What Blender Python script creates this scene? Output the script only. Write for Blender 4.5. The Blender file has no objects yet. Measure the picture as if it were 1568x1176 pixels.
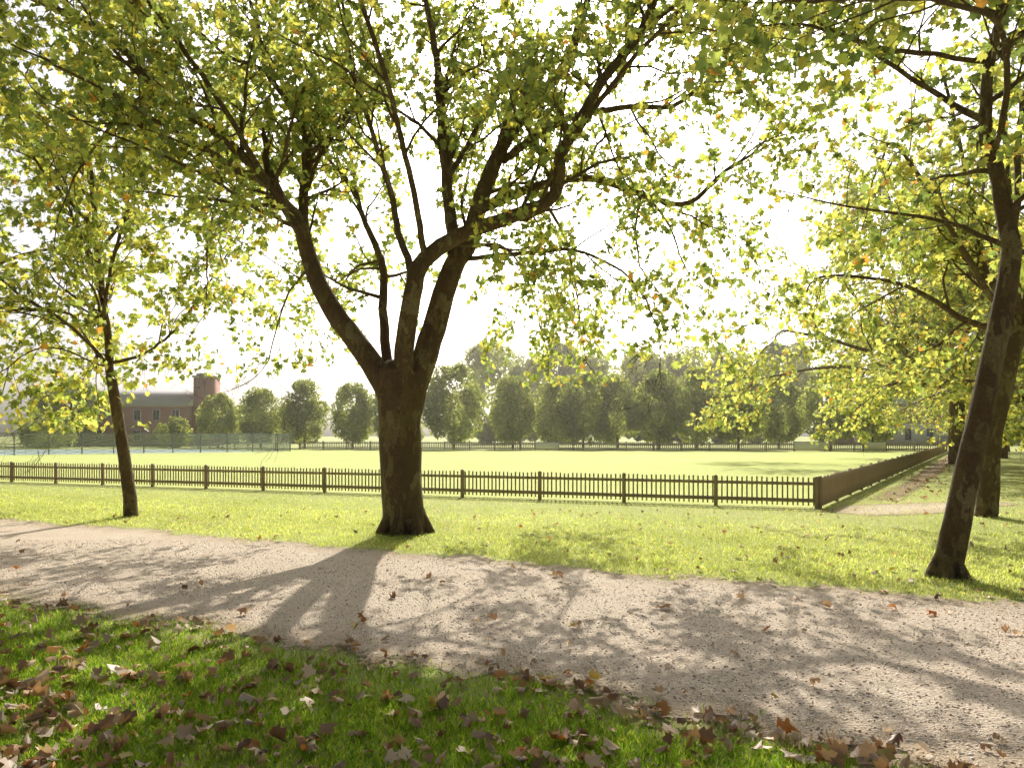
import bpy, math, time
import numpy as np
from mathutils import Vector
T0=time.time()
scene=bpy.context.scene
scene.view_settings.view_transform='Standard'
scene.view_settings.look='None'
scene.view_settings.exposure=0
rng=np.random.default_rng(7)
COL=scene.collection

# ------------------------------------------------------------ helpers
def mk_mesh(name,V,faces,mat,col=None,attr=None,smooth=False):
    me=bpy.data.meshes.new(name)
    V=np.asarray(V,dtype=np.float32)
    me.vertices.add(len(V)); me.vertices.foreach_set('co',V.ravel())
    idx=np.concatenate([f.ravel() for f in faces]).astype(np.int32)
    starts=[];o=0
    for f in faces:
        m,k=f.shape
        starts.append(o+np.arange(m)*k); o+=m*k
    st=np.concatenate(starts).astype(np.int32)
    me.loops.add(len(idx)); me.loops.foreach_set('vertex_index',idx)
    me.polygons.add(len(st)); me.polygons.foreach_set('loop_start',st)
    if smooth: me.polygons.foreach_set('use_smooth',np.ones(len(st),dtype=bool))
    me.update(calc_edges=True)
    if col is not None:
        a=me.color_attributes.new('col','FLOAT_COLOR','POINT')
        c=np.ones((len(V),4),dtype=np.float32); c[:,:3]=col
        a.data.foreach_set('color',c.ravel())
    if attr is not None:
        a=me.attributes.new('edge','FLOAT','POINT'); a.data.foreach_set('value',np.asarray(attr,dtype=np.float32))
    me.materials.append(mat)
    return me
def mk_obj(name,me,parent=None,loc=(0,0,0),rot=0,scale=1):
    ob=bpy.data.objects.new(name,me); COL.objects.link(ob)
    ob.location=loc; ob.rotation_euler=(0,0,rot); ob.scale=(scale,)*3 if np.isscalar(scale) else scale
    if parent: ob.parent=parent
    return ob
def empty(name,loc=(0,0,0),rot=0,scale=1):
    e=bpy.data.objects.new(name,None); COL.objects.link(e); e.location=loc; e.rotation_euler=(0,0,rot)
    e.scale=(scale,)*3 if np.isscalar(scale) else scale
    return e
def nrm(a): return a/(np.linalg.norm(a,axis=-1,keepdims=True)+1e-9)

class NT:
    def __init__(s,name):
        s.m=bpy.data.materials.new(name); s.m.use_nodes=True; s.t=s.m.node_tree; s.t.nodes.clear()
        s.out=s.n('ShaderNodeOutputMaterial')
    def n(s,ty,**kw):
        n=s.t.nodes.new(ty)
        for k,v in kw.items(): setattr(n,k,v)
        return n
    def l(s,a,b): s.t.links.new(a,b)
    def noise(s,scale,detail=4,rough=.6,coord=None):
        n=s.n('ShaderNodeTexNoise'); n.inputs['Scale'].default_value=scale; n.inputs['Detail'].default_value=detail; n.inputs['Roughness'].default_value=rough
        if coord is None: coord=s.coord()
        s.l(coord,n.inputs['Vector']); return n.outputs['Fac']
    def coord(s):
        if not hasattr(s,'_c'): s._c=s.n('ShaderNodeTexCoord').outputs['Object']
        return s._c
    def ramp(s,fac,stops):
        r=s.n('ShaderNodeValToRGB'); el=r.color_ramp.elements
        while len(el)<len(stops): el.new(.5)
        for e,(p,c) in zip(el,stops):
            e.position=p; e.color=(*c,1) if len(c)==3 else c
        s.l(fac,r.inputs['Fac']); return r.outputs['Color']
    def mix(s,f,a,b,bt='MIX'):
        m=s.n('ShaderNodeMix',data_type='RGBA',blend_type=bt)
        for sock,v in ((m.inputs[0],f),(m.inputs[6],a),(m.inputs[7],b)):
            if hasattr(v,'links'): s.l(v,sock)
            elif isinstance(v,(int,float)): sock.default_value=v
            else: sock.default_value=(*v,1)
        return m.outputs[2]
    def math(s,op,a,b=0,c=None,clamp=False):
        m=s.n('ShaderNodeMath',operation=op,use_clamp=clamp)
        for i,v in enumerate((a,b)+((c,) if c is not None else ())):
            if hasattr(v,'links'): s.l(v,m.inputs[i])
            else: m.inputs[i].default_value=v
        return m.outputs[0]
    def bump(s,h,strength=.5,dist=.02):
        b=s.n('ShaderNodeBump'); b.inputs['Strength'].default_value=strength; b.inputs['Distance'].default_value=dist
        s.l(h,b.inputs['Height']); return b.outputs['Normal']
    def bsdf(s,color,rough=.8,normal=None,spec=.3):
        b=s.n('ShaderNodeBsdfPrincipled')
        if hasattr(color,'links'): s.l(color,b.inputs['Base Color'])
        else: b.inputs['Base Color'].default_value=(*color,1)
        b.inputs['Roughness'].default_value=rough; b.inputs['Specular IOR Level'].default_value=spec
        if normal is not None: s.l(normal,b.inputs['Normal'])
        return b.outputs[0]
    def fin(s,sh): s.l(sh,s.out.inputs['Surface']); return s.m

def leaf_mat(name,trans_gain=(2.2,1.9,1.2),tf=.5,rough=.45,gloss=.06):
    t=NT(name); a=t.n('ShaderNodeAttribute',attribute_name='col').outputs['Color']
    d=t.n('ShaderNodeBsdfDiffuse'); t.l(a,d.inputs['Color'])
    tr=t.n('ShaderNodeBsdfTranslucent'); t.l(t.mix(1.0,a,trans_gain,'MULTIPLY'),tr.inputs['Color'])
    m=t.n('ShaderNodeMixShader'); m.inputs[0].default_value=tf; t.l(d.outputs[0],m.inputs[1]); t.l(tr.outputs[0],m.inputs[2])
    if gloss<=0: return t.fin(m.outputs[0])
    g=t.n('ShaderNodeBsdfGlossy'); g.inputs['Roughness'].default_value=rough; g.inputs['Color'].default_value=(1,1,1,1)
    m2=t.n('ShaderNodeMixShader'); m2.inputs[0].default_value=gloss; t.l(m.outputs[0],m2.inputs[1]); t.l(g.outputs[0],m2.inputs[2])
    return t.fin(m2.outputs[0])
M_leaf=leaf_mat('plane_leaf',(3.0,2.75,2.0),.66,.45,.06)
M_far=leaf_mat('distant_leaf',(1.9,1.8,1.3),.5,.6,0)
M_blade=leaf_mat('grass_blade',(2.0,1.9,1.3),.5,.5,0)
M_dry=leaf_mat('dry_leaf',(1.3,1.1,.8),.25,.5,.07)

def bark_mat():
    t=NT('plane_bark')
    v=t.n('ShaderNodeTexVoronoi',feature='F1'); v.inputs['Scale'].default_value=9
    mp=t.n('ShaderNodeMapping'); mp.inputs['Scale'].default_value=(1,1,.5); t.l(t.coord(),mp.inputs['Vector'])
    n1=t.n('ShaderNodeTexNoise'); n1.inputs['Scale'].default_value=7; n1.inputs['Detail'].default_value=7; t.l(mp.outputs[0],n1.inputs['Vector'])
    wv=t.mix(.4,mp.outputs[0],n1.outputs['Color']); t.l(wv,v.inputs['Vector'])
    sp=t.n('ShaderNodeSeparateColor'); t.l(v.outputs['Color'],sp.inputs[0])
    c=t.ramp(sp.outputs[0],[(0,(.21,.14,.095)),(.5,(.25,.175,.11)),(.68,(.30,.22,.125)),(.84,(.37,.285,.155)),(.95,(.48,.40,.25))])
    f=t.noise(38,7,.75); c=t.mix(t.math('MULTIPLY_ADD',f,2.0,-.55,True),c,(.11,.07,.045)); 
    h=t.math('ADD',t.math('MULTIPLY',sp.outputs[0],.3),t.math('MULTIPLY',f,1.5))
    return t.fin(t.bsdf(c,.85,t.bump(h,1.0,.04),.2))
M_bark=bark_mat()

# ------------------------------------------------------------ trees
def catmull(P,n):
    P=np.asarray(P,float)
    Q=np.vstack([2*P[0]-P[1],P,2*P[-1]-P[-2]]); out=[]
    m=len(P)-1
    for t in np.linspace(0,m-1e-6,n):
        i=int(t); u=t-i; p0,p1,p2,p3=Q[i:i+4]
        out.append(.5*((2*p1)+(p2-p0)*u+(2*p0-5*p1+4*p2-p3)*u*u+(3*p1-p0-3*p2+p3)*u**3))
    return np.array(out)

class Tree:
    def __init__(s,seed):
        s.r=np.random.default_rng(seed); s.V=[];s.F=[];s.nv=0;s.lp=[];s.ld=[]
        s.clip=lambda p:True
    def tube(s,P,R,k,rough=0):
        P=np.asarray(P); n=len(P); tn=nrm(np.gradient(P,axis=0)); mean=np.abs(nrm(P[-1]-P[0]))
        ref=np.zeros(3); ref[np.argmin(mean)]=1
        u=nrm(np.cross(tn,ref)); v=np.cross(tn,u)
        a=np.arange(k)*2*math.pi/k
        RR=np.asarray(R)[:,None]*np.ones(k)[None,:]
        if rough:
            z=P[:,2][:,None]
            RR=RR*(1+rough*(np.sin(5*a[None]+1+z*.6)*.6*np.exp(-np.maximum(z,0)/.35)+.18*np.sin(3*a[None]+z*2.1)+.14*np.sin(7*a[None]-z*3.3+1)*np.cos(z*4)+.10*np.sin(2*a[None]+z*5)))
        V=P[:,None,:]+RR[:,:,None]*(np.cos(a)[None,:,None]*u[:,None,:]+np.sin(a)[None,:,None]*v[:,None,:])
        i=np.arange(n-1)[:,None]*k; j=np.arange(k)[None,:]; j2=(j+1)%k
        F=np.stack([i+j,i+j2,i+k+j2,i+k+j],-1).reshape(-1,4)+s.nv
        s.V.append(V.reshape(-1,3)); s.F.append(F); s.nv+=n*k
    def grow(s,p,d,L,r,lvl,cfg):
        rg=s.r; n=[0,7,5,3][lvl]; st=L/n; P=[p.copy()]; D=[]
        q=p.copy()
        for i in range(n):
            d=d+rg.normal(0,cfg['wob'],3); d[2]+=cfg['trop'][lvl]; d=d/np.linalg.norm(d); q=q+d*st; P.append(q.copy()); D.append(d)
        P=np.array(P); t=np.linspace(0,1,n+1)
        s.tube(P,np.maximum(r*(1-.8*t),.0022*cfg['s']),[0,6,4,3][lvl])
        if lvl<3:
            sp=cfg['space'][lvl]; m=max(2,int(L/sp)); 
            for tt in np.linspace(.22,1,m)+rg.uniform(-.05,.05,m):
                tt=min(max(tt,.1),.99); f=tt*n; i=int(f); pp=P[i]+(P[i+1]-P[i])*(f-i); dd=D[i]
                pr=rg.normal(0,1,3); pr-=dd*pr.dot(dd); pr/=np.linalg.norm(pr)
                an=rg.uniform(.5,1.15); nd=dd*math.cos(an)+pr*math.sin(an)
                LL=cfg['len'][lvl+1]*rg.uniform(.55,1.25)*(1.15-.5*tt)
                s.grow(pp,nd,LL,max(r*(1-.8*tt)*.6,.004*cfg['s']),lvl+1,cfg)
        if lvl>=2:
            nl=cfg['nl'][lvl-2]
            for _ in range(nl):
                f=rg.uniform(.2,1)*n; i=min(int(f),n-1); pp=P[i]+(P[i+1]-P[i])*(f-i)
                if s.clip(pp):
                    s.lp.append(pp+rg.normal(0,.06*cfg['s'],3)); s.ld.append(D[i])
    def limb(s,pts,r0,r1,cfg,kids=True,start=.25,k=10,wig=.03,rough=0,lenf=1.0,dens=1.0):
        L=np.sum(np.linalg.norm(np.diff(np.asarray(pts,float),axis=0),axis=1)); n=max(8,int(L/.18/cfg['s']))
        P=catmull(pts,n); t=np.linspace(0,1,n)
        w=np.cumsum(s.r.normal(0,1,(n,3)),0); w-=np.outer(t,w[-1]); P=P+w*wig*.4*cfg['s']
        R=r0+(r1-r0)*t**.8
        s.tube(P,R,k,rough)
        if kids:
            m=int(dens*L*(1-start)/cfg['space'][0])
            for tt in start+(1-start)*(np.arange(m)+s.r.uniform(0,1,m))/max(m,1):
                tt=min(tt,.99); f=tt*(n-1); i=int(f); pp=P[i]; dd=nrm(P[i+1]-P[i])
                pr=s.r.normal(0,1,3); pr-=dd*pr.dot(dd); pr/=np.linalg.norm(pr)
                an=s.r.uniform(.5,1.2); nd=dd*math.cos(an)+pr*math.sin(an)
                s.grow(pp,nd,cfg['len'][1]*s.r.uniform(.5,1.3)*lenf,min(R[i]*.5,.04*cfg['s']),1,cfg)
            s.grow(P[-1],nrm(P[-1]-P[-2]),cfg['len'][1]*lenf,r1,1,cfg)
    def bark_mesh(s,name): return mk_mesh(name,np.vstack(s.V),[np.vstack(s.F)],M_bark,smooth=True)

LH=np.array([(0,0),(.30,-.06),(.52,.22),(.30,.34),(.46,.66),(.16,.66),(0,1.0)])
def leaf_mesh(name,P,D,size,pal,w,rg,mat=M_leaf,simple=False,fold=.25,droop=.5,up=.7):
    n=len(P); P=np.asarray(P); D=np.asarray(D)
    D=nrm(D+rg.normal(0,.7,(n,3))+np.array([0,0,-droop]))
    N=rg.normal(0,.65,(n,3))+np.array([0,0,up]); N=nrm(N-D*np.sum(N*D,1,keepdims=True)); S=np.cross(D,N)
    sz=size*rg.uniform(.5,1.3,n)[:,None,None]
    if simple:
        tx=np.array([0,.42,.1,-.42]); ty=np.array([0,.45,1,.55]); tz=np.array([0,.08,0,.08]); F=np.array([[0,1,2,3]])
    else:
        h=LH; tx=np.concatenate([h[:,0],-h[1:-1,0]]); ty=np.concatenate([h[:,1],h[1:-1,1]]); tz=np.abs(tx)*fold-.12*ty**2
        F=np.array([[0,1,2,3,4,5,6],[6,11,10,9,8,7,0]])
    k=len(tx)
    V=P[:,None,:]+sz*(tx[None,:,None]*S[:,None]+ty[None,:,None]*D[:,None]+tz[None,:,None]*N[:,None])
    FF=(F[None]+(np.arange(n)*k)[:,None,None]).reshape(-1,F.shape[1])
    c=np.array(pal)[rg.choice(len(pal),n,p=np.array(w)/sum(w))]*rg.uniform(.65,1.35,(n,1))
    c=np.repeat(c,k,0)
    return mk_mesh(name,V.reshape(-1,3),[FF],mat,col=c)

PAL=[(.09,.13,.038),(.16,.205,.055),(.25,.27,.07),(.35,.325,.075),(.36,.19,.04)]
cfg0=dict(s=1,wob=.18,trop=[0,.04,-.02,-.06],space=[.37,.25,.18],len=[0,2.0,.85,.34],nl=[3,5])

def plant(name,base,T,size,w,rg,rot=0,**kw):
    e=empty(name,base,rot)
    mk_obj('trunk_and_branches',T.bark_mesh(name+'_bark'),e)
    mk_obj('leaves',leaf_mesh(name+'_leaves',T.lp,T.ld,size,PAL,w,rg,**kw),e)
    print(name,len(T.lp),round(time.time()-T0,1))
    return e

# --- main plane tree (tree-local units of 11.5 mm)
U=.0115
def loc(pts,u=U): return [(a*u,b,c*u) for a,b,c in pts]
T=Tree(11)
T.clip=lambda p: p[2]>2.9 and not (p[2]<3.9 and abs(p[0]-.25)<1.0)
T.limb([(0,0,-.1),(0,0,.25),(-.06,0,.9),(-.08,0,1.7),(-.12,0,2.3),(-.10,0,2.85)],.35,.37,cfg0,kids=False,k=28,rough=.16,wig=.01)
T.tube(np.array([(-.10,0,2.75),(-.09,0,2.87),(-.07,0,2.97),(-.06,0,3.02),(-.06,0,3.04)]),[.36,.34,.25,.12,.01],20)
for a in np.linspace(0,6.28,8)[:-1]:
    T.tube(np.array([(.17*math.cos(a),.17*math.sin(a),.65),(.27*math.cos(a),.27*math.sin(a),.25),(.45*math.cos(a),.45*math.sin(a),-.06)]),[.08,.13,.11],10)
L_=[
 ([(-16,0,185),(-32,0,225),(-62,-.05,275),(-108,-.1,335),(-140,-.1,400),(-152,-.2,455)],.25,.13,.8),
 ([(-152,-.2,455),(-190,-.5,515),(-250,-.9,575),(-330,-1.2,625),(-385,-1.4,685),(-490,-1.6,735),(-560,-1.7,790),(-640,-1.8,830)],.10,.03,.05),
 ([(-150,-.2,450),(-160,.2,520),(-158,.5,590),(-190,.9,680),(-250,1.3,760),(-275,1.6,850),(-300,1.7,930)],.10,.03,.1),
 ([(-160,.2,530),(-205,1.0,600),(-260,1.9,660),(-330,2.8,720)],.05,.02,.1),
 ([(-12,.1,200),(-24,.2,245),(-40,.6,330),(-45,.9,420),(-75,1.3,490),(-100,1.6,560),(-120,2.0,640)],.12,.035,.35),
 ([(0,-.05,190),(2,-.15,240),(16,-.35,330),(32,-.45,405),(90,-.5,440),(165,-.6,462),(225,-.7,492),(238,-.9,550),(285,-1.1,630),(345,-1.3,705),(366,-1.4,780),(340,-1.5,860)],.20,.045,.35),
 ([(2,0,170),(20,0,235),(45,.05,325),(70,.1,400),(102,.1,450),(127,.1,530),(155,.2,590),(200,.3,660),(250,.3,720),(275,.4,800),(290,.4,880)],.27,.05,.4),
 ([(122,.1,500),(200,.4,538),(285,.6,560),(375,.8,545),(450,.9,528),(500,1.0,570),(540,1.1,600)],.10,.028,.25),
 ([(75,.1,430),(62,.3,530),(52,.5,640),(42,.7,740),(25,.9,830),(15,1.0,930)],.13,.04,.2),
 ([(22,-.4,370),(-8,-.2,450),(-20,-.3,515),(-50,-.5,610),(-75,-.7,710),(-80,-.9,810)],.075,.022,.3),
 ([(95,.1,420),(170,-.4,418),(250,-.8,412),(310,-1.2,380),(345,-1.4,335)],.045,.012,.2),
 ([(150,.2,575),(235,.0,625),(320,-.3,640),(400,-.6,635),(480,-.9,685),(540,-1.2,720)],.075,.02,.15),
 ([(-152,-.2,455),(-200,-1.0,470),(-260,-1.8,500),(-330,-2.4,520)],.04,.015,.2),
 ([(35,-.5,410),(20,-1.3,500),(0,-2.2,600),(-30,-3.2,690),(-60,-4.0,760)],.06,.022,.3),
 ([(238,-.9,550),(290,-1.8,600),(350,-2.6,650),(420,-3.3,690)],.055,.02,.2),
 ([(-190,-.5,515),(-230,-1.8,600),(-290,-3.0,690),(-340,-3.8,760)],.055,.02,.2),
 ([(60,.3,540),(100,1.2,650),(140,2.2,760),(160,3.0,860)],.06,.03,.2),
 ([(345,-1.3,705),(420,-1.2,770),(500,-1.2,820),(570,-1.5,850)],.05,.02,.1),
 ([(-250,1.3,760),(-330,1.6,800),(-400,2,870)],.05,.02,.1),
 ([(-140,-.1,400),(-185,.7,395),(-230,1.4,350),(-262,1.9,280)],.03,.01,.3),
 ([(200,.4,538),(250,1.6,490),(280,2.6,410),(300,3.2,320)],.04,.012,.3),
 ([(375,.8,545),(430,1.4,500),(470,1.8,430)],.035,.012,.2),
 ([(-330,-1.2,625),(-400,-.6,620),(-480,-.2,560),(-530,0,480)],.04,.012,.2),
 ([(-230,-.8,560),(-290,.4,540),(-340,1.2,470),(-360,1.6,400)],.035,.012,.2),
 ([(200,.3,660),(170,1.4,740),(120,2.3,800),(60,3,850)],.05,.02,.15),
 ([(-158,.5,590),(-120,1.6,680),(-110,2.6,780),(-140,3.2,860)],.05,.02,.15),
 ([(-45,.9,420),(-100,1.5,430),(-150,2.0,400)],.03,.01,.15),
 ([(75,.1,430),(140,1.4,470),(190,2.4,430),(220,3.0,340)],.035,.01,.3),
 ([(-100,1.6,560),(-150,1.2,620),(-210,.6,700),(-230,.2,790)],.04,.015,.2),
 ([(-185,-.5,510),(-240,-1.4,530),(-310,-2.2,560),(-400,-2.8,600)],.045,.015,.2),
]
for p,a,b,s0 in L_: T.limb(loc(p),a,b,cfg0,start=s0)
plant('plane_tree',(-1.88,12.98,0),T,.114,[.25,.37,.30,.07,.01],np.random.default_rng(1))

# --- slim left tree
u=.0138
T=Tree(5); T.clip=lambda p:p[2]>1.9
cfg1=dict(cfg0,len=[0,1.7,.75,.32],space=[.32,.25,.185])
T.limb(loc([(0,0,-3),(-4,0,40),(-18,0,130),(-30,.0,210)],u),.15,.10,cfg1,kids=False,k=16,rough=.1,wig=.01)
for p,a,b,s0 in [
 ([(-30,0,205),(-42,.1,290),(-50,.1,390),(-62,.1,510),(-70,0,620),(-80,0,720)],.095,.025,.15),
 ([(-30,0,225),(-80,-.5,290),(-130,-1,330),(-200,-1.4,400),(-260,-1.7,450)],.045,.015,.25),
 ([(-32,0,235),(10,.5,260),(50,.9,310),(95,1.3,400),(130,1.5,470)],.04,.015,.25),
 ([(-42,0,290),(-10,-.6,360),(40,-1.2,450),(80,-1.7,560),(95,-2,640)],.045,.015,.2),
 ([(-45,0,330),(-95,.7,410),(-150,1.2,520),(-180,1.6,620)],.045,.015,.2),
 ([(-50,0,400),(-20,.8,500),(20,1.4,600),(50,1.8,700)],.04,.015,.2),
 ([(-55,0,440),(-110,-.8,520),(-160,-1.4,640)],.04,.015,.2),
 ([(-34,0,240),(-90,.9,250),(-150,1.6,200),(-180,1.8,150)],.025,.01,.2),
 ([(-40,0,300),(-120,.4,330),(-200,.6,270),(-240,.8,180)],.025,.01,.2),
 ([(-30,0,225),(-90,-.9,250),(-140,-1.3,210)],.02,.01,.2),
 ]: T.limb(loc(p,u),a,b,cfg1,start=s0,k=8)
plant('plane_tree',(-8.03,15.6,0),T,.13,[.16,.34,.38,.11,.01],np.random.default_rng(2))

# --- leaning right tree
u=.0079
T=Tree(8); T.clip=lambda p:p[2]>2.6
cfg2=dict(cfg0,len=[0,1.35,.65,.3],space=[.40,.26,.19])
T.limb(loc([(-4,0,-6),(0,0,15),(15,0,82),(35,0,182),(60,0,292),(85,0,412),(98,0,502)],u),.18,.11,cfg2,kids=False,k=20,rough=.12,wig=.01)
for a in np.linspace(0,6.28,7)[:-1]:
    T.tube(np.array([(.08*math.cos(a),.08*math.sin(a),.3),(.14*math.cos(a),.14*math.sin(a),.1),(.24*math.cos(a),.24*math.sin(a),-.05)]),[.05,.08,.06],8)
for p,a,b,s0 in [
 ([(98,0,500),(82,.0,600),(58,0,682),(72,.1,790),(90,.1,880),(95,.1,1000)],.11,.04,.1),
 ([(75,0,370),(125,.4,480),(170,.7,630),(200,1,780)],.08,.03,.3),
 ([(92,0,500),(30,.5,560),(-60,1.0,600),(-140,1.5,640)],.035,.01,.15),
 ([(75,0,640),(20,-.8,700),(-60,-1.6,720),(-170,-2.3,700),(-290,-2.9,660),(-380,-3.2,640)],.04,.012,.15),
 ([(60,0,690),(0,.4,770),(-80,.8,860),(-150,1.1,930)],.045,.015,.15),
 ([(72,0,790),(10,-.9,850),(-90,-1.6,900),(-200,-2.2,920)],.04,.015,.15),
 ([(72,.1,790),(130,-.8,850),(180,-1.5,920)],.04,.015,.15),
 ([(85,0,850),(-20,1.0,980),(-160,1.8,1060),(-300,2.2,1060)],.04,.015,.15),
 ([(95,.0,560),(140,-.8,640),(190,-1.4,740)],.03,.012,.1),
 ([(72,.1,790),(-60,.4,830),(-200,.2,850),(-330,-.2,820)],.035,.012,.15),
 ]: T.limb(loc(p,u),a,b,cfg2,start=s0,k=8)
plant('plane_tree',(5.26,8.93,0),T,.112,[.24,.36,.29,.09,.02],np.random.default_rng(3))

# --- procedural plane trees
def auto_tree(seed,H,R,fork,r,nl,cfg,lean=(0,0),zmin=0,clipz=2.0):
    T=Tree(seed); rg=T.r; T.clip=lambda p:p[2]>clipz
    top=np.array([lean[0],lean[1],fork])
    T.limb([(0,0,-.1),tuple(top*.5*np.array([.7,.7,1])),tuple(top)],r,r*.75,cfg,kids=False,k=14,rough=.12)
    for i in range(nl):
        az=i*2.4+rg.uniform(-.3,.3); f=(i+.5)/nl; rr=R*(1-.75*f**1.5)*rg.uniform(.8,1.05); zz=fork+(H-fork)*(zmin+(1-zmin)*f)*rg.uniform(.88,1.0)
        s=top+np.array([0,0,-.1+.1*f*(H-fork)*.3])
        e=np.array([rr*math.cos(az)+top[0],rr*math.sin(az)+top[1],zz]); m=s+(e-s)*np.array([.55,.55,.4])+np.array([0,0,.06*H*(1-f)])
        e2=e+np.array([math.cos(az)*.1*R,math.sin(az)*.1*R,-.04*H])
        T.limb([tuple(s),tuple(s+(m-s)*.5+rg.normal(0,.03*R,3)),tuple(m),tuple(e),tuple(e2)],r*.42,r*.07,cfg,start=.2,k=7)
    return T
cfgA=dict(cfg0,s=1.2,len=[0,2.1,.95,.4],space=[.55,.33,.26],nl=[3,5])
plant('plane_tree',(9.96,15.6,0),auto_tree(21,11,4.8,4.0,.22,10,cfgA,lean=(.9,.2),zmin=.1,clipz=2.6),.15,[.18,.36,.34,.10,.02],np.random.default_rng(4))
plant('plane_tree',(-14.5,14.5,0),auto_tree(22,11,5.2,3.3,.24,11,cfgA,zmin=.1),.15,[.18,.34,.36,.10,.02],np.random.default_rng(5))
cfgB=dict(cfg0,s=2.2,len=[0,4.4,2.0,.85],space=[1.1,.6,.48],nl=[6,8],trop=[0,.02,-.05,-.12])
T=auto_tree(31,20,11.5,4.6,.5,18,cfgB,zmin=-.02,clipz=2.2)
barkB=T.bark_mesh('avenue_bark'); leafB=leaf_mesh('avenue_leaves',T.lp,T.ld,.30,PAL,[.13,.30,.44,.11,.02],np.random.default_rng(6),simple=True)
print('avenue leaves',len(T.lp),time.time()-T0)
for (x,y,ro,sc) in [(26.5,44,0,1.0),(37,56,2.0,.95),(23,29.5,4.2,.62),(52,78,1.1,.95),(42,42,5,.9)]:
    e=empty('plane_tree',(x,y,0),ro,sc); mk_obj('trunk_and_branches',barkB,e); mk_obj('leaves',leafB,e)

# --- distant crowns
def crown(name,seed,H,base,R,nleaf,size,pal,lobes=26,power=1.0,mat=M_far,nblobs=1,width=0,flat=.62,hmin=.72):
    rg=np.random.default_rng(seed); P=[];N=[];B=[]
    for b in range(nblobs):
        ox=0 if nblobs==1 else (b/(nblobs-1)-.5)*width; oy=0 if nblobs==1 else rg.uniform(-12,12)
        h=H*(1 if nblobs==1 else rg.uniform(hmin,1.05)); rr=R*(1 if nblobs==1 else rg.uniform(.8,1.25))
        m=nleaf//nblobs
        zt=rg.uniform(0.03,.97,lobes); a=rg.uniform(0,6.283,lobes)
        prof=lambda t: np.power(np.sin(np.pi*np.clip(t,0,1)**power),flat)
        lc=np.stack([prof(zt)*rr*.68*np.cos(a),prof(zt)*rr*.68*np.sin(a),base+zt*(h-base)],1)
        lr=rr*rg.uniform(.24,.42,lobes)*(.55+.45*prof(zt))
        li=rg.integers(0,lobes,m); dv=nrm(rg.normal(0,1,(m,3))); rad=rg.uniform(.45,1.12,m)**.5
        p=lc[li]+dv*lr[li][:,None]*rad[:,None]; p[:,0]+=ox; p[:,1]+=oy
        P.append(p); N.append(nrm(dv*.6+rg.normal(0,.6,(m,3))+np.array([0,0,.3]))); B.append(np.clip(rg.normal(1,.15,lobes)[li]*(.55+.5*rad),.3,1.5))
    P=np.vstack(P);N=np.vstack(N);B=np.concatenate(B); n=len(P)
    Tn=nrm(np.cross(N,rg.normal(0,1,(n,3)))); S=np.cross(N,Tn); sz=size*rg.uniform(.5,1.3,n)[:,None,None]
    q=np.array([(-.5,0),(.05,-.4),(.5,.05),(0,.45)])
    V=P[:,None]+sz*(q[None,:,0,None]*Tn[:,None]+q[None,:,1,None]*S[:,None])
    F=np.arange(n*4).reshape(n,4)
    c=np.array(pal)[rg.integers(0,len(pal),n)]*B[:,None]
    return mk_mesh(name,V.reshape(-1,3),[F],mat,col=np.repeat(c,4,0))
LP=[(.22,.27,.08),(.25,.30,.09),(.30,.33,.10)]  # distant foliage greens, lightened so the colour stands in for haze
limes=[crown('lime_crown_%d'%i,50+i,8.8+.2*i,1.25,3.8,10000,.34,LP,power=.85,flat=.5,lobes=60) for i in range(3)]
tt=Tree(77); tt.tube(np.array([(0,0,-.1),(0,0,1.2),(0,0,4)]),[.2,.16,.08],8); limeT=tt.bark_mesh('lime_trunk')
for i,(px,top,d) in enumerate([(335,605,104),(400,600,103),(467,590,100),(540,590,98),(606,585,97),(695,568,94),(785,580,94),(852,588,99),(893,580,93),(945,578,95),(1008,575,92),(1066,574,94),(1130,568,90),(1192,585,98),(1270,572,88),(1335,580,92)]):
    x=(px-784)/1130*d; h=1.7+(667-top)/1130*d
    wd=h/8.9*rng.uniform(.86,1.0)
    e=empty('lime_tree',(x,d,0),i*1.7,(wd,wd,h/8.9)); mk_obj('trunk',limeT,e); mk_obj('crown',limes[i%3],e)
WP=[(.30,.35,.15),(.34,.38,.17),(.38,.40,.18)]  # woodland behind the limes, paler still: distance haze put into the leaf colour
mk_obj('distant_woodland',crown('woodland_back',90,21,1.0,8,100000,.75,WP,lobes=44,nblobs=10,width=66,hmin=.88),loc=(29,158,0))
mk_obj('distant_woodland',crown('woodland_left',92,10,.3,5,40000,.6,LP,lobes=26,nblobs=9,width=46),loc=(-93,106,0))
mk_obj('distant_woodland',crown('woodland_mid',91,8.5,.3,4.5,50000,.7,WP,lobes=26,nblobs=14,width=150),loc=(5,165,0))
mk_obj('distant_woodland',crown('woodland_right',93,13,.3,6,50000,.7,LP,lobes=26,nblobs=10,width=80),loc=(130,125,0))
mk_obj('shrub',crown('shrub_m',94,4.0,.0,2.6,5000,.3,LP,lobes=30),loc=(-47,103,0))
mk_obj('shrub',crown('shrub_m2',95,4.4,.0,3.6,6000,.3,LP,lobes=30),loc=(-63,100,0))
print('crowns',time.time()-T0)

# ------------------------------------------------------------ ground
loX=[-40,-20,-10,-5.6,-2.3,-.735,.43,1.08,1.9,2.68,5,12,40]; loY=[24,15.5,10.3,7.95,6.3,5.6,4.88,4.45,4.0,3.7,2.75,.4,-10]
upX=[-40,-20,-14,-10.3,-6.24,-3.0,-1.76,1.4,3.03,5.17,10,20,40]; upY=[29,19.8,16.7,14.9,13.1,11.35,10.85,9.12,8.34,7.55,5.7,2.2,-4.8]
wob=lambda x,p: .10*np.sin(x*1.9+p)+.07*np.sin(x*4.3+2*p)+.05*np.sin(x*9.1+p*3)
lo=lambda x:np.interp(x,loX,loY)+wob(np.asarray(x),.6); upf=lambda x:np.interp(x,upX,upY)+wob(np.asarray(x),2.1)

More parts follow.
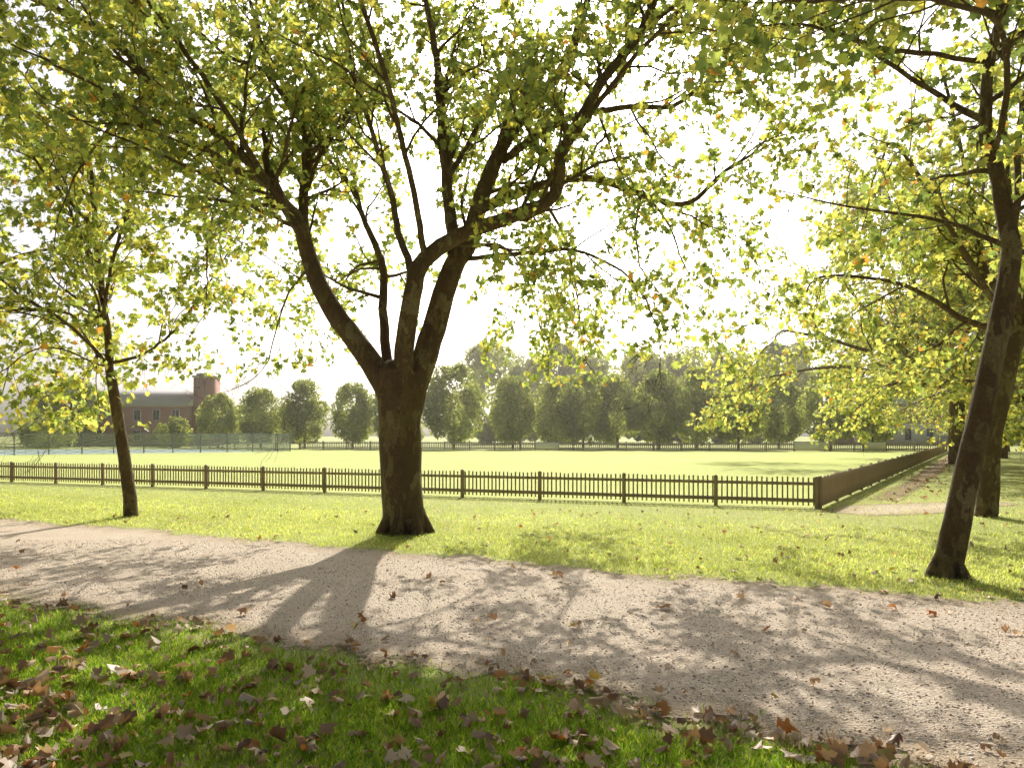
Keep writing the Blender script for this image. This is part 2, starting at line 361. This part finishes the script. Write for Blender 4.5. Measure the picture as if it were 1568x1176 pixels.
def grass_ground(name,c1,c2,c3,dark=(.10,.13,.03),df=.75):
    t=NT(name); a=t.noise(.25,3); b=t.noise(3,6,.7); f=t.noise(60,4,.8)
    col=t.mix(t.math('MULTIPLY_ADD',b,1.6,-.3,True),c1,c2); col=t.mix(t.math('MULTIPLY_ADD',a,2.4,-.9,True),col,c3)
    col=t.mix(t.math('MULTIPLY',f,df),col,dark)
    return t.fin(t.bsdf(col,.9,t.bump(f,.6,.03),.1))
def sheet(name,x0,x1,y0,y1,z,mat):
    V=np.array([(x0,y0,z),(x1,y0,z),(x1,y1,z),(x0,y1,z)]); return mk_obj(name,mk_mesh(name,V,[np.array([[0,1,2,3]])],mat))
sheet('ground',-900,900,-200,1500,0,grass_ground('lawn',(.40,.45,.14),(.50,.54,.19),(.56,.55,.26),(.27,.33,.09),.6))
def poly(name,pts,z,mat):
    V=np.array([(x,y,z) for x,y in pts]); return mk_obj(name,mk_mesh(name,V,[np.arange(len(pts))[None]],mat))
poly('playing_field',[(7.2,17.45),(46,78.5),(-50,96),(-62,44)],.004,grass_ground('field_grass',(.52,.60,.17),(.60,.66,.21),(.66,.68,.27),(.38,.47,.12),.55))

def gravel_mat(name,c1,c2,c3,nz=.7,dk=(.44,.33,.25)):
    t=NT(name); a=t.noise(1.3,5,.65); f=t.noise(95,3,.7); g=t.noise(26,4,.75)
    v=t.n('ShaderNodeTexVoronoi'); v.inputs['Scale'].default_value=48; t.l(t.coord(),v.inputs['Vector'])
    sp=t.n('ShaderNodeSeparateColor'); t.l(v.outputs['Color'],sp.inputs[0])
    col=t.mix(t.math('MULTIPLY_ADD',a,2.6,-.8,True),c1,c2); col=t.mix(t.math('MULTIPLY',sp.outputs[0],.7),col,c3)
    col=t.mix(t.math('MULTIPLY_ADD',f,2.4,-.95,True),col,dk); col=t.mix(t.math('MULTIPLY_ADD',g,2.6,-1.2,True),col,dk)
    h=t.math('ADD',t.math('MULTIPLY',v.outputs['Distance'],-1.0),t.math('ADD',f,t.math('ADD',t.math('MULTIPLY',g,1.2),t.math('MULTIPLY',a,3))))
    ed=t.n('ShaderNodeAttribute',attribute_name='edge').outputs['Fac']
    en=t.noise(3.5,9,.75)
    rim=t.math('SUBTRACT',1,t.math('MULTIPLY',t.math('ADD',ed,t.math('MULTIPLY_ADD',en,1.2,-.6)),1.5),clamp=True)
    col=t.mix(t.math('MULTIPLY',rim,.6),col,(.36,.26,.13))
    b=t.bsdf(col,.85,t.bump(h,.9,.018),.2)
    al=t.math('MULTIPLY_ADD',t.math('ADD',ed,t.math('MULTIPLY_ADD',en,nz*2,-nz)),7,.5,True)
    tr=t.n('ShaderNodeBsdfTransparent'); m=t.n('ShaderNodeMixShader'); t.l(al,m.inputs[0]); t.l(tr.outputs[0],m.inputs[1]); t.l(b,m.inputs[2])
    return t.fin(m.outputs[0])
M_grav=gravel_mat('path_gravel',(.84,.67,.52),(.93,.80,.65),(.96,.87,.75),1.0,(.45,.33,.245))
xs=np.linspace(-40,30,561); V=[];E=[]
offs=[-.6,-.3,0,.4,1.0]
for x in xs:
    a,b=lo(x),upf(x)
    for o in offs: V.append((x,a+o,.008)); E.append(o+.05)
    for o in reversed(offs): V.append((x,b-o,.008)); E.append(o+.05)
nx=10; i=np.arange(len(xs)-1)[:,None]*nx+np.arange(nx-1)[None]
F=np.stack([i,i+nx,i+nx+1,i+1],-1).reshape(-1,4)
mk_obj('gravel_path',mk_mesh('gravel_path',V,[F],M_grav,attr=E))
def strip(name,cl,wd,z,mat):
    cl=np.array(cl,float); n=60; tt=np.linspace(0,1,len(cl)); t=np.linspace(0,1,n)
    cx=np.interp(t,tt,cl[:,0]); cy=np.interp(t,tt,cl[:,1]); w=np.interp(t,tt,wd)
    d=nrm(np.stack([np.gradient(cx),np.gradient(cy)],1)); nn=np.stack([-d[:,1],d[:,0]],1); V=[];E=[]
    for k in range(n):
        endf=min(t[k],1-t[k])*8
        for s in (-1.5,-1,-.5,0,.5,1,1.5):
            p=np.array([cx[k],cy[k]])+nn[k]*s*w[k]; V.append((p[0],p[1],z)); E.append(min((1-abs(s))*w[k],endf-.5))
    i=np.arange(n-1)[:,None]*7+np.arange(6)[None]; F=np.stack([i,i+7,i+8,i+1],-1).reshape(-1,4)
    return mk_obj(name,mk_mesh(name,V,[F],mat,attr=E))
strip('worn_earth',[(7.0,15.8),(8.6,17.0),(10.4,17.9),(13,18.8)],[.4,1.1,.8,.3],.006,gravel_mat('worn_earth',(.78,.62,.50),(.86,.72,.60),(.9,.8,.69),.6))
strip('worn_earth',[(8.8,18),(14.3,26.2),(24.3,42),(40.5,67)],[.3,.3,.4,.6],.0085,gravel_mat('leafy_earth',(.32,.24,.14),(.40,.30,.18),(.44,.34,.22),1.0,(.2,.15,.09)))

# grass blades
def patch(X,Y,s,ph=0):
    return (np.sin(X*s+ph)+np.sin(Y*s*1.3+ph*2+X*s*.4)+np.sin((X+Y)*s*2.1+ph)*.7+np.sin((X-Y*1.2)*s*3.7)*.5)/3.2
def blades(name,X,Y,h,w,pal,seed,z0=0):
    rg=np.random.default_rng(seed); n=len(X); a=rg.uniform(0,6.283,n); L=rg.uniform(0,6.283,n); hh=h*rg.uniform(.5,1.3,n)*(1+.35*patch(X,Y,3.1,2)); ww=w*rg.uniform(.6,1.3,n)
    ln=hh*rg.uniform(.1,1.0,n); dx=np.cos(a)*ww/2; dy=np.sin(a)*ww/2; ox=np.cos(L)*ln; oy=np.sin(L)*ln
    V=np.zeros((n,5,3)); z=np.full(n,z0)
    V[:,0]=np.stack([X-dx,Y-dy,z],1);V[:,1]=np.stack([X+dx,Y+dy,z],1)
    V[:,2]=np.stack([X+dx*.8+ox*.35,Y+dy*.8+oy*.35,z+hh*.6],1);V[:,3]=np.stack([X+ox,Y+oy,z+hh],1);V[:,4]=np.stack([X-dx*.8+ox*.35,Y-dy*.8+oy*.35,z+hh*.6],1)
    c=np.array(pal)[rg.integers(0,len(pal),n)]*rg.uniform(.75,1.25,(n,1))*(1+.22*patch(X,Y,1.3,.7)+.12*patch(X,Y,6,1))[:,None]
    return mk_obj(name,mk_mesh(name,V.reshape(-1,3),[np.arange(n*5).reshape(n,5)],M_blade,col=np.repeat(c,5,0)))
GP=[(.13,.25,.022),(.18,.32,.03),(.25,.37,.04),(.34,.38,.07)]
n=420000; Y=rng.uniform(2.6,11,n); X=rng.uniform(-1,1,n)*(Y*.78+1.2)
ed=lo(X)-Y; k=(ed+rng.normal(0,.22,n)-.10+patch(X,Y,5)*.35>0)&(rng.uniform(0,1,n)<np.clip(1.25-Y*.075,.3,1)*np.clip(.30+ed*1.0+patch(X,Y,7)*.35,.07,1)); X,Y=X[k],Y[k]
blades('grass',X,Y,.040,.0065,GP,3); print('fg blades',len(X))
n=340000; Y=rng.uniform(6,32,n); X=rng.uniform(-1,1,n)*(Y*.75+.5)
ed=Y-upf(X); k=(ed+rng.normal(0,.18,n)-.05+patch(X,Y,4,1)*.28>0)&(Y<17.1-(X-7)*.388+np.where(X>7,(X-7)*1.9,0)); ed=ed[k]; X,Y=X[k],Y[k]
k=rng.uniform(0,1,len(X))<np.clip(1.5-(Y-upf(X))*.16,.25,1)*np.clip((32-Y)/12,0,1)*np.clip(.35+ed*1.6,.15,1); X,Y=X[k],Y[k]
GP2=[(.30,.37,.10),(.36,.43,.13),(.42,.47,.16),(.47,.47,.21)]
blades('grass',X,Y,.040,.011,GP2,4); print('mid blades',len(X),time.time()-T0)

# pebbles
rg=np.random.default_rng(12); n=34000; Y=rg.uniform(3.3,12,n); X=rg.uniform(-1,1,n)*(Y*.75+.5); k=(Y>lo(X)-.1)&(Y<upf(X)); X,Y=X[k],Y[k]; n=len(X)
O=np.array([(1,0,0),(0,1,0),(-1,0,0),(0,-1,0),(0,0,.7),(0,0,-.5)]); s=rg.uniform(.003,.009,n)*rg.choice([1,1,1,1.6],n); a=rg.uniform(0,6.28,n)
V=np.zeros((n,6,3)); 
V[:,:,0]=X[:,None]+s[:,None]*(O[:,0]*np.cos(a)[:,None]*1.2-O[:,1]*np.sin(a)[:,None]); V[:,:,1]=Y[:,None]+s[:,None]*(O[:,0]*np.sin(a)[:,None]*1.2+O[:,1]*np.cos(a)[:,None]); V[:,:,2]=.010+s[:,None]*O[:,2]
F=np.array([(0,1,4),(1,2,4),(2,3,4),(3,0,4),(1,0,5),(2,1,5),(3,2,5),(0,3,5)]); FF=(F[None]+(np.arange(n)*6)[:,None,None]).reshape(-1,3)
t=NT('pebble'); M_peb=t.fin(t.bsdf(t.n('ShaderNodeAttribute',attribute_name='col').outputs['Color'],.8))
c=np.array([(.75,.62,.5),(.85,.75,.63),(.45,.33,.24),(.88,.82,.74)])[rg.integers(0,4,n)]
mk_obj('loose_gravel',mk_mesh('loose_gravel',V.reshape(-1,3),[FF],M_peb,col=np.repeat(c,6,0)))

# fallen leaves
def fallen(name,X,Y,size,seed,z=.03):
    rg=np.random.default_rng(seed); n=len(X); a=rg.uniform(0,6.283,n)
    N=nrm(rg.normal(0,.42,(n,3))+np.array([0,0,1])); N*=np.where(rg.uniform(0,1,n)<.5,-1,1)[:,None]
    D=np.stack([np.cos(a),np.sin(a),np.zeros(n)],1); D=nrm(D-N*np.sum(N*D,1,keepdims=True)); S=np.cross(D,N)
    tx=np.concatenate([LH[:,0],-LH[1:-1,0]]); ty=np.concatenate([LH[:,1],LH[1:-1,1]])-.4
    sz=size*rg.uniform(.4,1.5,n); cu=rg.uniform(-.3,1.9,n)[:,None]; cv=rg.uniform(-.6,1.3,n)[:,None]
    xx=tx[None]*(1-.32*np.abs(cu)); tz=cu*np.abs(tx)[None]**1.3+cv*(ty**2)[None]+rg.normal(0,.07,(n,12))
    P=np.stack([X,Y,z*rg.uniform(.4,1.3,n)],1)
    V=P[:,None]+sz[:,None,None]*(xx[...,None]*S[:,None]+ty[None,:,None]*D[:,None]+tz[...,None]*N[:,None])
    mn=V[:,:,2].min(1); V[:,:,2]+=np.maximum(.012-mn,0)[:,None]
    F=np.array([[0,1,2,3,4,5,6],[6,11,10,9,8,7,0]]); FF=(F[None]+(np.arange(n)*12)[:,None,None]).reshape(-1,7)
    pal=np.array([(.38,.22,.11),(.52,.34,.19),(.64,.47,.30),(.22,.12,.06),(.58,.25,.05),(.74,.60,.43),(.50,.40,.10)])
    c=pal[rg.choice(7,n,p=[.23,.24,.21,.09,.06,.12,.05])]*rg.uniform(.7,1.2,(n,1))
    return mk_obj(name,mk_mesh(name,V.reshape(-1,3),[FF],M_dry,col=np.repeat(c,12,0)))
rg=np.random.default_rng(33)
n=15000; Y=rg.uniform(2.8,9.5,n); X=rg.uniform(-1,1,n)*(Y*.75+.5); ed=lo(X)-Y
dens=np.where(ed>0,.17+.30*np.clip((-X-.6)/2.5,0,1)*(Y<5.4)+.18*(patch(X,Y,2.2,2)>.25)+.5*np.exp(-((ed-.2)/.3)**2)*(X>.2),.45*np.exp(ed/.16)*(X>-1.5)+.008)
k=rg.uniform(0,1,n)<dens*.8; fallen('fallen_leaves',X[k],Y[k],.078,1); print('fallen',k.sum())
n=2500; Y=rg.uniform(7,17,n); X=rg.uniform(-1,1,n)*(Y*.75+.5); ed=Y-upf(X); k=rg.uniform(0,1,n)<np.where(ed>0,.2,.01)
fallen('fallen_leaves',X[k],Y[k],.065,2)
n=500; q=rg.uniform(0,1,n); X=8.6+q*32+rg.normal(0,.8,n)+.8; Y=17.5+q*50+rg.normal(0,.8,n); fallen('fallen_leaves',X,Y,.09,3)

# ------------------------------------------------------------ fences
def boxes(C,A,hx,hy,z0,z1,peak=0):
    n=len(C); A=np.broadcast_to(A,(n,2)); B=np.stack([-A[:,1],A[:,0]],1)
    hx=np.broadcast_to(hx,n)[:,None]; hy=np.broadcast_to(hy,n)[:,None]; z0=np.broadcast_to(z0,n); z1=np.broadcast_to(z1,n)
    V=[]
    for sx,sy in ((-1,-1),(1,-1),(1,1),(-1,1)): V.append(np.column_stack([C+sx*hx*A+sy*hy*B,z0]))
    for sx,sy in ((-1,-1),(1,-1),(1,1),(-1,1)): V.append(np.column_stack([C+sx*hx*A+sy*hy*B,z1]))
    V.append(np.column_stack([C-hy*B,z1+peak])); V.append(np.column_stack([C+hy*B,z1+peak]))
    V=np.stack(V,1)
    Q=np.array([(0,1,5,4),(1,2,6,5),(2,3,7,6),(3,0,4,7),(5,6,9,8),(7,4,8,9)]); Tt=np.array([(4,5,8),(6,7,9)])
    if peak==0: Q=np.array([(0,1,5,4),(1,2,6,5),(2,3,7,6),(3,0,4,7),(4,5,6,7)]); Tt=None
    o=(np.arange(n)*10)[:,None,None]
    return V.reshape(-1,3),(Q[None]+o).reshape(-1,4),(None if Tt is None else (Tt[None]+o).reshape(-1,3))
def wood(name,c1,c2):
    t=NT(name); mp=t.n('ShaderNodeMapping'); mp.inputs['Scale'].default_value=(1,1,.15); t.l(t.coord(),mp.inputs['Vector'])
    f=t.noise(30,5,.7,mp.outputs[0]); g=t.noise(1.7,2); c=t.mix(f,c1,c2); c=t.mix(t.math('MULTIPLY',g,.6),c,(.48,.40,.29)); return t.fin(t.bsdf(c,.7,t.bump(f,.4,.01),.4))
M_wood=wood('fence_wood',(.30,.21,.13),(.46,.34,.22)); M_wood2=wood('far_fence_wood',(.28,.22,.16),(.38,.31,.25))
def fence(name,p0,p1,h,bay,sp,mat,pw=.03,post=.05):
    p0=np.array(p0,float);p1=np.array(p1,float); L=np.linalg.norm(p1-p0); A=(p1-p0)/L; B=np.array([-A[1],A[0]])
    e=empty(name)
    rg=np.random.default_rng(5)
    nb=max(1,round(L/bay)); ps=np.linspace(0,L,nb+1); C=p0+ps[:,None]*A
    V,Q,Tq=boxes(C,A,post,post,-.05,h*1.04+rg.normal(0,.008,nb+1),.02); mk_obj('posts',mk_mesh('posts',V,[Q,Tq],mat),e)
    npk=int(L/sp); s=(np.arange(npk)+.5)*L/npk+rg.normal(0,.005,npk); C=p0+s[:,None]*A-B*.045
    V,Q,Tq=boxes(C,A,pw/2,.010,.06,h+rg.normal(0,.008,npk),.018); mk_obj('pickets',mk_mesh('pickets',V,[Q,Tq],mat),e)
    for nm,z0,z1 in (('top_rail',h*.76,h*.86),('bottom_rail',h*.2,h*.32)):
        V,Q,_=boxes((p0+p1)[None]/2,A,L/2,.03,z0,z1); V=V.reshape(1,10,3)[:,:8].reshape(-1,3)
        mk_obj(nm,mk_mesh(nm,V,[Q,np.array([[3,2,1,0]])],mat),e)
    return e
fence('picket_fence',(7.1,17.25),(-37.4,34.5),.71,2.3,.115,M_wood,.036,.042)
fence('picket_fence',(7.2,17.3),(46,78.2),.72,2.3,.12,M_wood,.075,.042)
fence('picket_fence',(46,78.5),(-26,90.5),1.0,3,.22,M_wood2,.09,.07)

t=NT('wire_mesh'); ck=t.n('ShaderNodeTexChecker'); ck.inputs['Scale'].default_value=7; t.l(t.coord(),ck.inputs['Vector'])
d=t.bsdf((.38,.43,.43),.6); tr=t.n('ShaderNodeBsdfTransparent'); m=t.n('ShaderNodeMixShader'); t.l(t.math('MULTIPLY_ADD',ck.outputs['Fac'],.3,.3),m.inputs[0]); t.l(tr.outputs[0],m.inputs[1]); t.l(d,m.inputs[2]); M_mesh=t.fin(m.outputs[0])
t=NT('metal_post'); M_metal=t.fin(t.bsdf(t.mix(t.noise(5),(.18,.22,.21),(.26,.30,.29)),.5))
for a,b,h in [((-48,62),(-24,80),1.9),((-48,62),(-75,70),1.9),((-24,80),(-40,92),1.9),((-75,70),(-66,88),1.9)]:
    a=np.array(a,float);b=np.array(b,float);L=np.linalg.norm(b-a);A=(b-a)/L;e=empty('court_fence')
    V=np.array([(*a,.05),(*b,.05),(*b,h),(*a,h)]); mk_obj('mesh_panel',mk_mesh('mesh_panel',V,[np.array([[0,1,2,3]])],M_mesh),e)
    ps=np.arange(0,L+.1,2.6); V,Q,Tq=boxes(a+ps[:,None]*A,A,.045,.045,0,h+.05,.02); mk_obj('posts',mk_mesh('posts',V,[Q,Tq],M_metal),e)
    for z in (h,h*.5): 
        V,Q,_=boxes((a+b)[None]/2+np.array([-A[1],A[0]])*.06,A,L/2,.025,z-.03,z+.03); mk_obj('rail',mk_mesh('rail',V,[Q],M_metal),e)
t=NT('court_surface'); poly('ball_court',[(-48,62.2),(-24.2,80),(-40,92),(-66,88),(-74.5,70)],.009,t.fin(t.bsdf(t.mix(t.noise(.6),(.30,.42,.42),(.38,.50,.48)),.8)))

# ------------------------------------------------------------ buildings
def brick(name,c1,c2):
    t=NT(name); b=t.n('ShaderNodeTexBrick'); b.inputs['Scale'].default_value=4; b.inputs['Color1'].default_value=(*c1,1); b.inputs['Color2'].default_value=(*c2,1); b.inputs['Mortar'].default_value=(.4,.35,.32,1)
    mp=t.n('ShaderNodeMapping'); mp.inputs['Rotation'].default_value=(math.pi/2,0,0); t.l(t.coord(),mp.inputs['Vector']); t.l(mp.outputs[0],b.inputs['Vector'])
    return t.fin(t.bsdf(t.mix(t.noise(.8,5),b.outputs['Color'],(.36,.2,.16)),.85))
M_brick=brick('red_brick',(.55,.27,.21),(.46,.22,.17))
def plain(name,a,b,sc=3,r=.7):
    t=NT(name); return t.fin(t.bsdf(t.mix(t.noise(sc,5),a,b),r))
M_slate=plain('slate',(.50,.49,.51),(.62,.61,.62),2); M_white=plain('white_render',(.80,.79,.76),(.86,.85,.82)); M_glass=plain('window_glass',(.04,.05,.06),(.10,.12,.14),1,.15); M_stone=plain('stone_trim',(.45,.42,.37),(.55,.52,.46))
def bx(name,x0,x1,y0,y1,z0,z1,mat,par):
    V=np.array([(x,y,z) for z in (z0,z1) for x,y in ((x0,y0),(x1,y0),(x1,y1),(x0,y1))]); Q=np.array([(0,1,5,4),(1,2,6,5),(2,3,7,6),(3,0,4,7),(4,5,6,7),(3,2,1,0)])
    return mk_obj(name,mk_mesh(name,V,[Q],mat),par)
def gable(name,x0,x1,y0,y1,z,zr,ov,mat,par,along='x',hip=0):
    if along=='x':
        ym=(y0+y1)/2; V=[(x0-ov,y0-ov,z),(x1+ov,y0-ov,z),(x1+ov,y1+ov,z),(x0-ov,y1+ov,z),(x0-ov+hip,ym,zr),(x1+ov-hip,ym,zr)]
        Q=[(0,1,5,4),(2,3,4,5),(3,2,1,0)]; Tt=[(1,2,5),(3,0,4)]
    else:
        xm=(x0+x1)/2; V=[(x0-ov,y0-ov,z),(x1+ov,y0-ov,z),(x1+ov,y1+ov,z),(x0-ov,y1+ov,z),(xm,y0-ov+hip,zr),(xm,y1+ov-hip,zr)]
        Q=[(3,0,4,5),(1,2,5,4),(3,2,1,0)]; Tt=[(0,1,4),(2,3,5)]
    return mk_obj(name,mk_mesh(name,np.array(V),[np.array(Q),np.array(Tt)],mat),par)
def house(name,loc_,rot,w,dp,h,zr,bays,floors,along='x',hip=0,white=False,chim=(.15,.85)):
    e=empty(name,loc_,rot)
    bx('walls',0,w,0,dp,0,h,M_brick,e)
    if white: bx('ground_floor_render',-.02,w+.02,-.06,-.003,0,h/floors+.1,M_white,e)
    gable('roof',0,w,0,dp,h+.003,zr,.4,M_slate,e,along,hip)
    bx('eaves',-.3,w+.3,-.3,-.002,h-.22,h-.003,M_stone,e)
    for f in range(floors):
        z=h/floors*f+h/floors*.28; wh=h/floors*.5
        for i in range(bays):
            cx=w*(i+.5)/bays; y=-.065 if (white and f==0) else -.005
            bx('window_frame',cx-.62,cx+.62,y-.05,y,z-.08,z+wh+.08,M_white,e)
            bx('window',cx-.52,cx-.03,y-.08,y-.053,z,z+wh,M_glass,e); bx('window',cx+.03,cx+.52,y-.08,y-.053,z,z+wh,M_glass,e)
            bx('sill',cx-.7,cx+.7,y-.14,y-.052,z-.2,z-.082,M_stone,e)
    for c in chim:
        bx('chimney',w*c-.6,w*c+.6,dp/2-.5,dp/2+.5,h+.2,zr+1.4,M_brick,e); bx('chimney_cap',w*c-.7,w*c+.7,dp/2-.6,dp/2+.6,zr+1.403,zr+1.6,M_stone,e)
        for q in (-.3,.3): bx('chimney_pot',w*c+q-.12,w*c+q+.12,dp/2-.12,dp/2+.12,zr+1.603,zr+2.1,M_brick,e)
    return e
s_=house('brick_school',(-78,120,0),0,25,12,6.6,9.8,8,2,chim=())
bx('tower',25.45,28.6,2,5.2,0,11.3,M_brick,s_); bx('tower_cap',25.25,28.8,1.8,5.4,11.303,11.6,M_stone,s_); bx('vent',25.8,26.7,2.3,4.8,11.603,12.0,M_slate,s_)
house('terraced_house',(62,134,0),-.1,26,9,7.5,10.5,7,2,white=True)
house('terraced_house',(92,128,0),-.15,28,9,7.5,10.5,8,2,white=True)
def board(name,x,y,w,h,mat):
    e=empty(name,(x,y,0),-.12); bx('panel',-w/2,w/2,-.04,.0,.25,.25+h,mat,e); bx('frame_top',-w/2-.05,w/2+.05,-.06,.02,.253+h,.32+h,M_metal,e)
    for q in (-w/2-.06,w/2+.06): bx('post',q-.05,q+.05,-.05,.03,0,.45+h,M_metal,e)
board('advertising_board',32.3,79.7,3.6,.75,M_white); board('advertising_board',4.0,84.2,2.6,.65,M_white); board('advertising_board',38.6,78.7,2.2,.75,M_white)

# ------------------------------------------------------------ haze lying over the playing field
t=NT('autumn_haze'); vs=t.n('ShaderNodeVolumeScatter'); vs.inputs['Density'].default_value=.0006; vs.inputs['Anisotropy'].default_value=.7; vs.inputs['Color'].default_value=(1,.96,.84,1)
t.l(vs.outputs[0],t.out.inputs['Volume'])
hz=empty('haze'); bx('mist',-200,200,19,230,-.5,30,t.m,hz)

# ------------------------------------------------------------ light
AZ,EL=math.radians(4.4),math.radians(36)
s=Vector((math.sin(AZ)*math.cos(EL),math.cos(AZ)*math.cos(EL),math.sin(EL)))
ld=bpy.data.lights.new('sun','SUN'); ld.energy=5; ld.angle=math.radians(.53); ld.color=(1,.93,.80)
lo_=bpy.data.objects.new('sun',ld); COL.objects.link(lo_); lo_.rotation_euler=s.to_track_quat('Z','Y').to_euler(); lo_.location=(5,40,40)
w=bpy.data.worlds.new('World'); scene.world=w; w.use_nodes=True; nt=w.node_tree; nt.nodes.clear()
N=nt.nodes.new; Lk=nt.links.new
sky=N('ShaderNodeTexSky'); sky.sky_type='NISHITA'; sky.sun_disc=False; sky.sun_elevation=EL; sky.sun_rotation=AZ; sky.dust_density=5; sky.air_density=1; sky.ozone_density=.6
hs=N('ShaderNodeHueSaturation'); hs.inputs['Saturation'].default_value=.4
# broad hazy brightening of the sky on the sun's side (world directions)
tc=N('ShaderNodeTexCoord'); dp=N('ShaderNodeVectorMath'); dp.operation='DOT_PRODUCT'; dp.inputs[1].default_value=(math.sin(AZ)*.97,math.cos(AZ)*.97,.24)
mx=N('ShaderNodeMath'); mx.operation='MAXIMUM'; mx.inputs[1].default_value=0
pw=N('ShaderNodeMath'); pw.operation='POWER'; pw.inputs[1].default_value=2.5
ma=N('ShaderNodeMath'); ma.operation='MULTIPLY_ADD'; ma.inputs[1].default_value=1.3; ma.inputs[2].default_value=.62
sc=N('ShaderNodeVectorMath'); sc.operation='SCALE'
bg=N('ShaderNodeBackground'); bg.inputs['Strength'].default_value=.105; o=N('ShaderNodeOutputWorld')
Lk(tc.outputs['Generated'],dp.inputs[0]); Lk(dp.outputs['Value'],mx.inputs[0]); Lk(mx.outputs[0],pw.inputs[0]); Lk(pw.outputs[0],ma.inputs[0])
Lk(sky.outputs[0],hs.inputs['Color']); Lk(hs.outputs[0],sc.inputs[0]); Lk(ma.outputs[0],sc.inputs['Scale']); Lk(sc.outputs[0],bg.inputs['Color']); Lk(bg.outputs[0],o.inputs['Surface'])

cam=bpy.data.cameras.new('camera'); co=bpy.data.objects.new('camera',cam); COL.objects.link(co)
co.location=(0,0,1.7); co.rotation_euler=(math.pi/2,0,0); cam.lens=26; cam.sensor_width=36; cam.shift_y=79/1568; cam.clip_end=3000; cam.clip_start=.05
scene.camera=co
print('done',time.time()-T0)
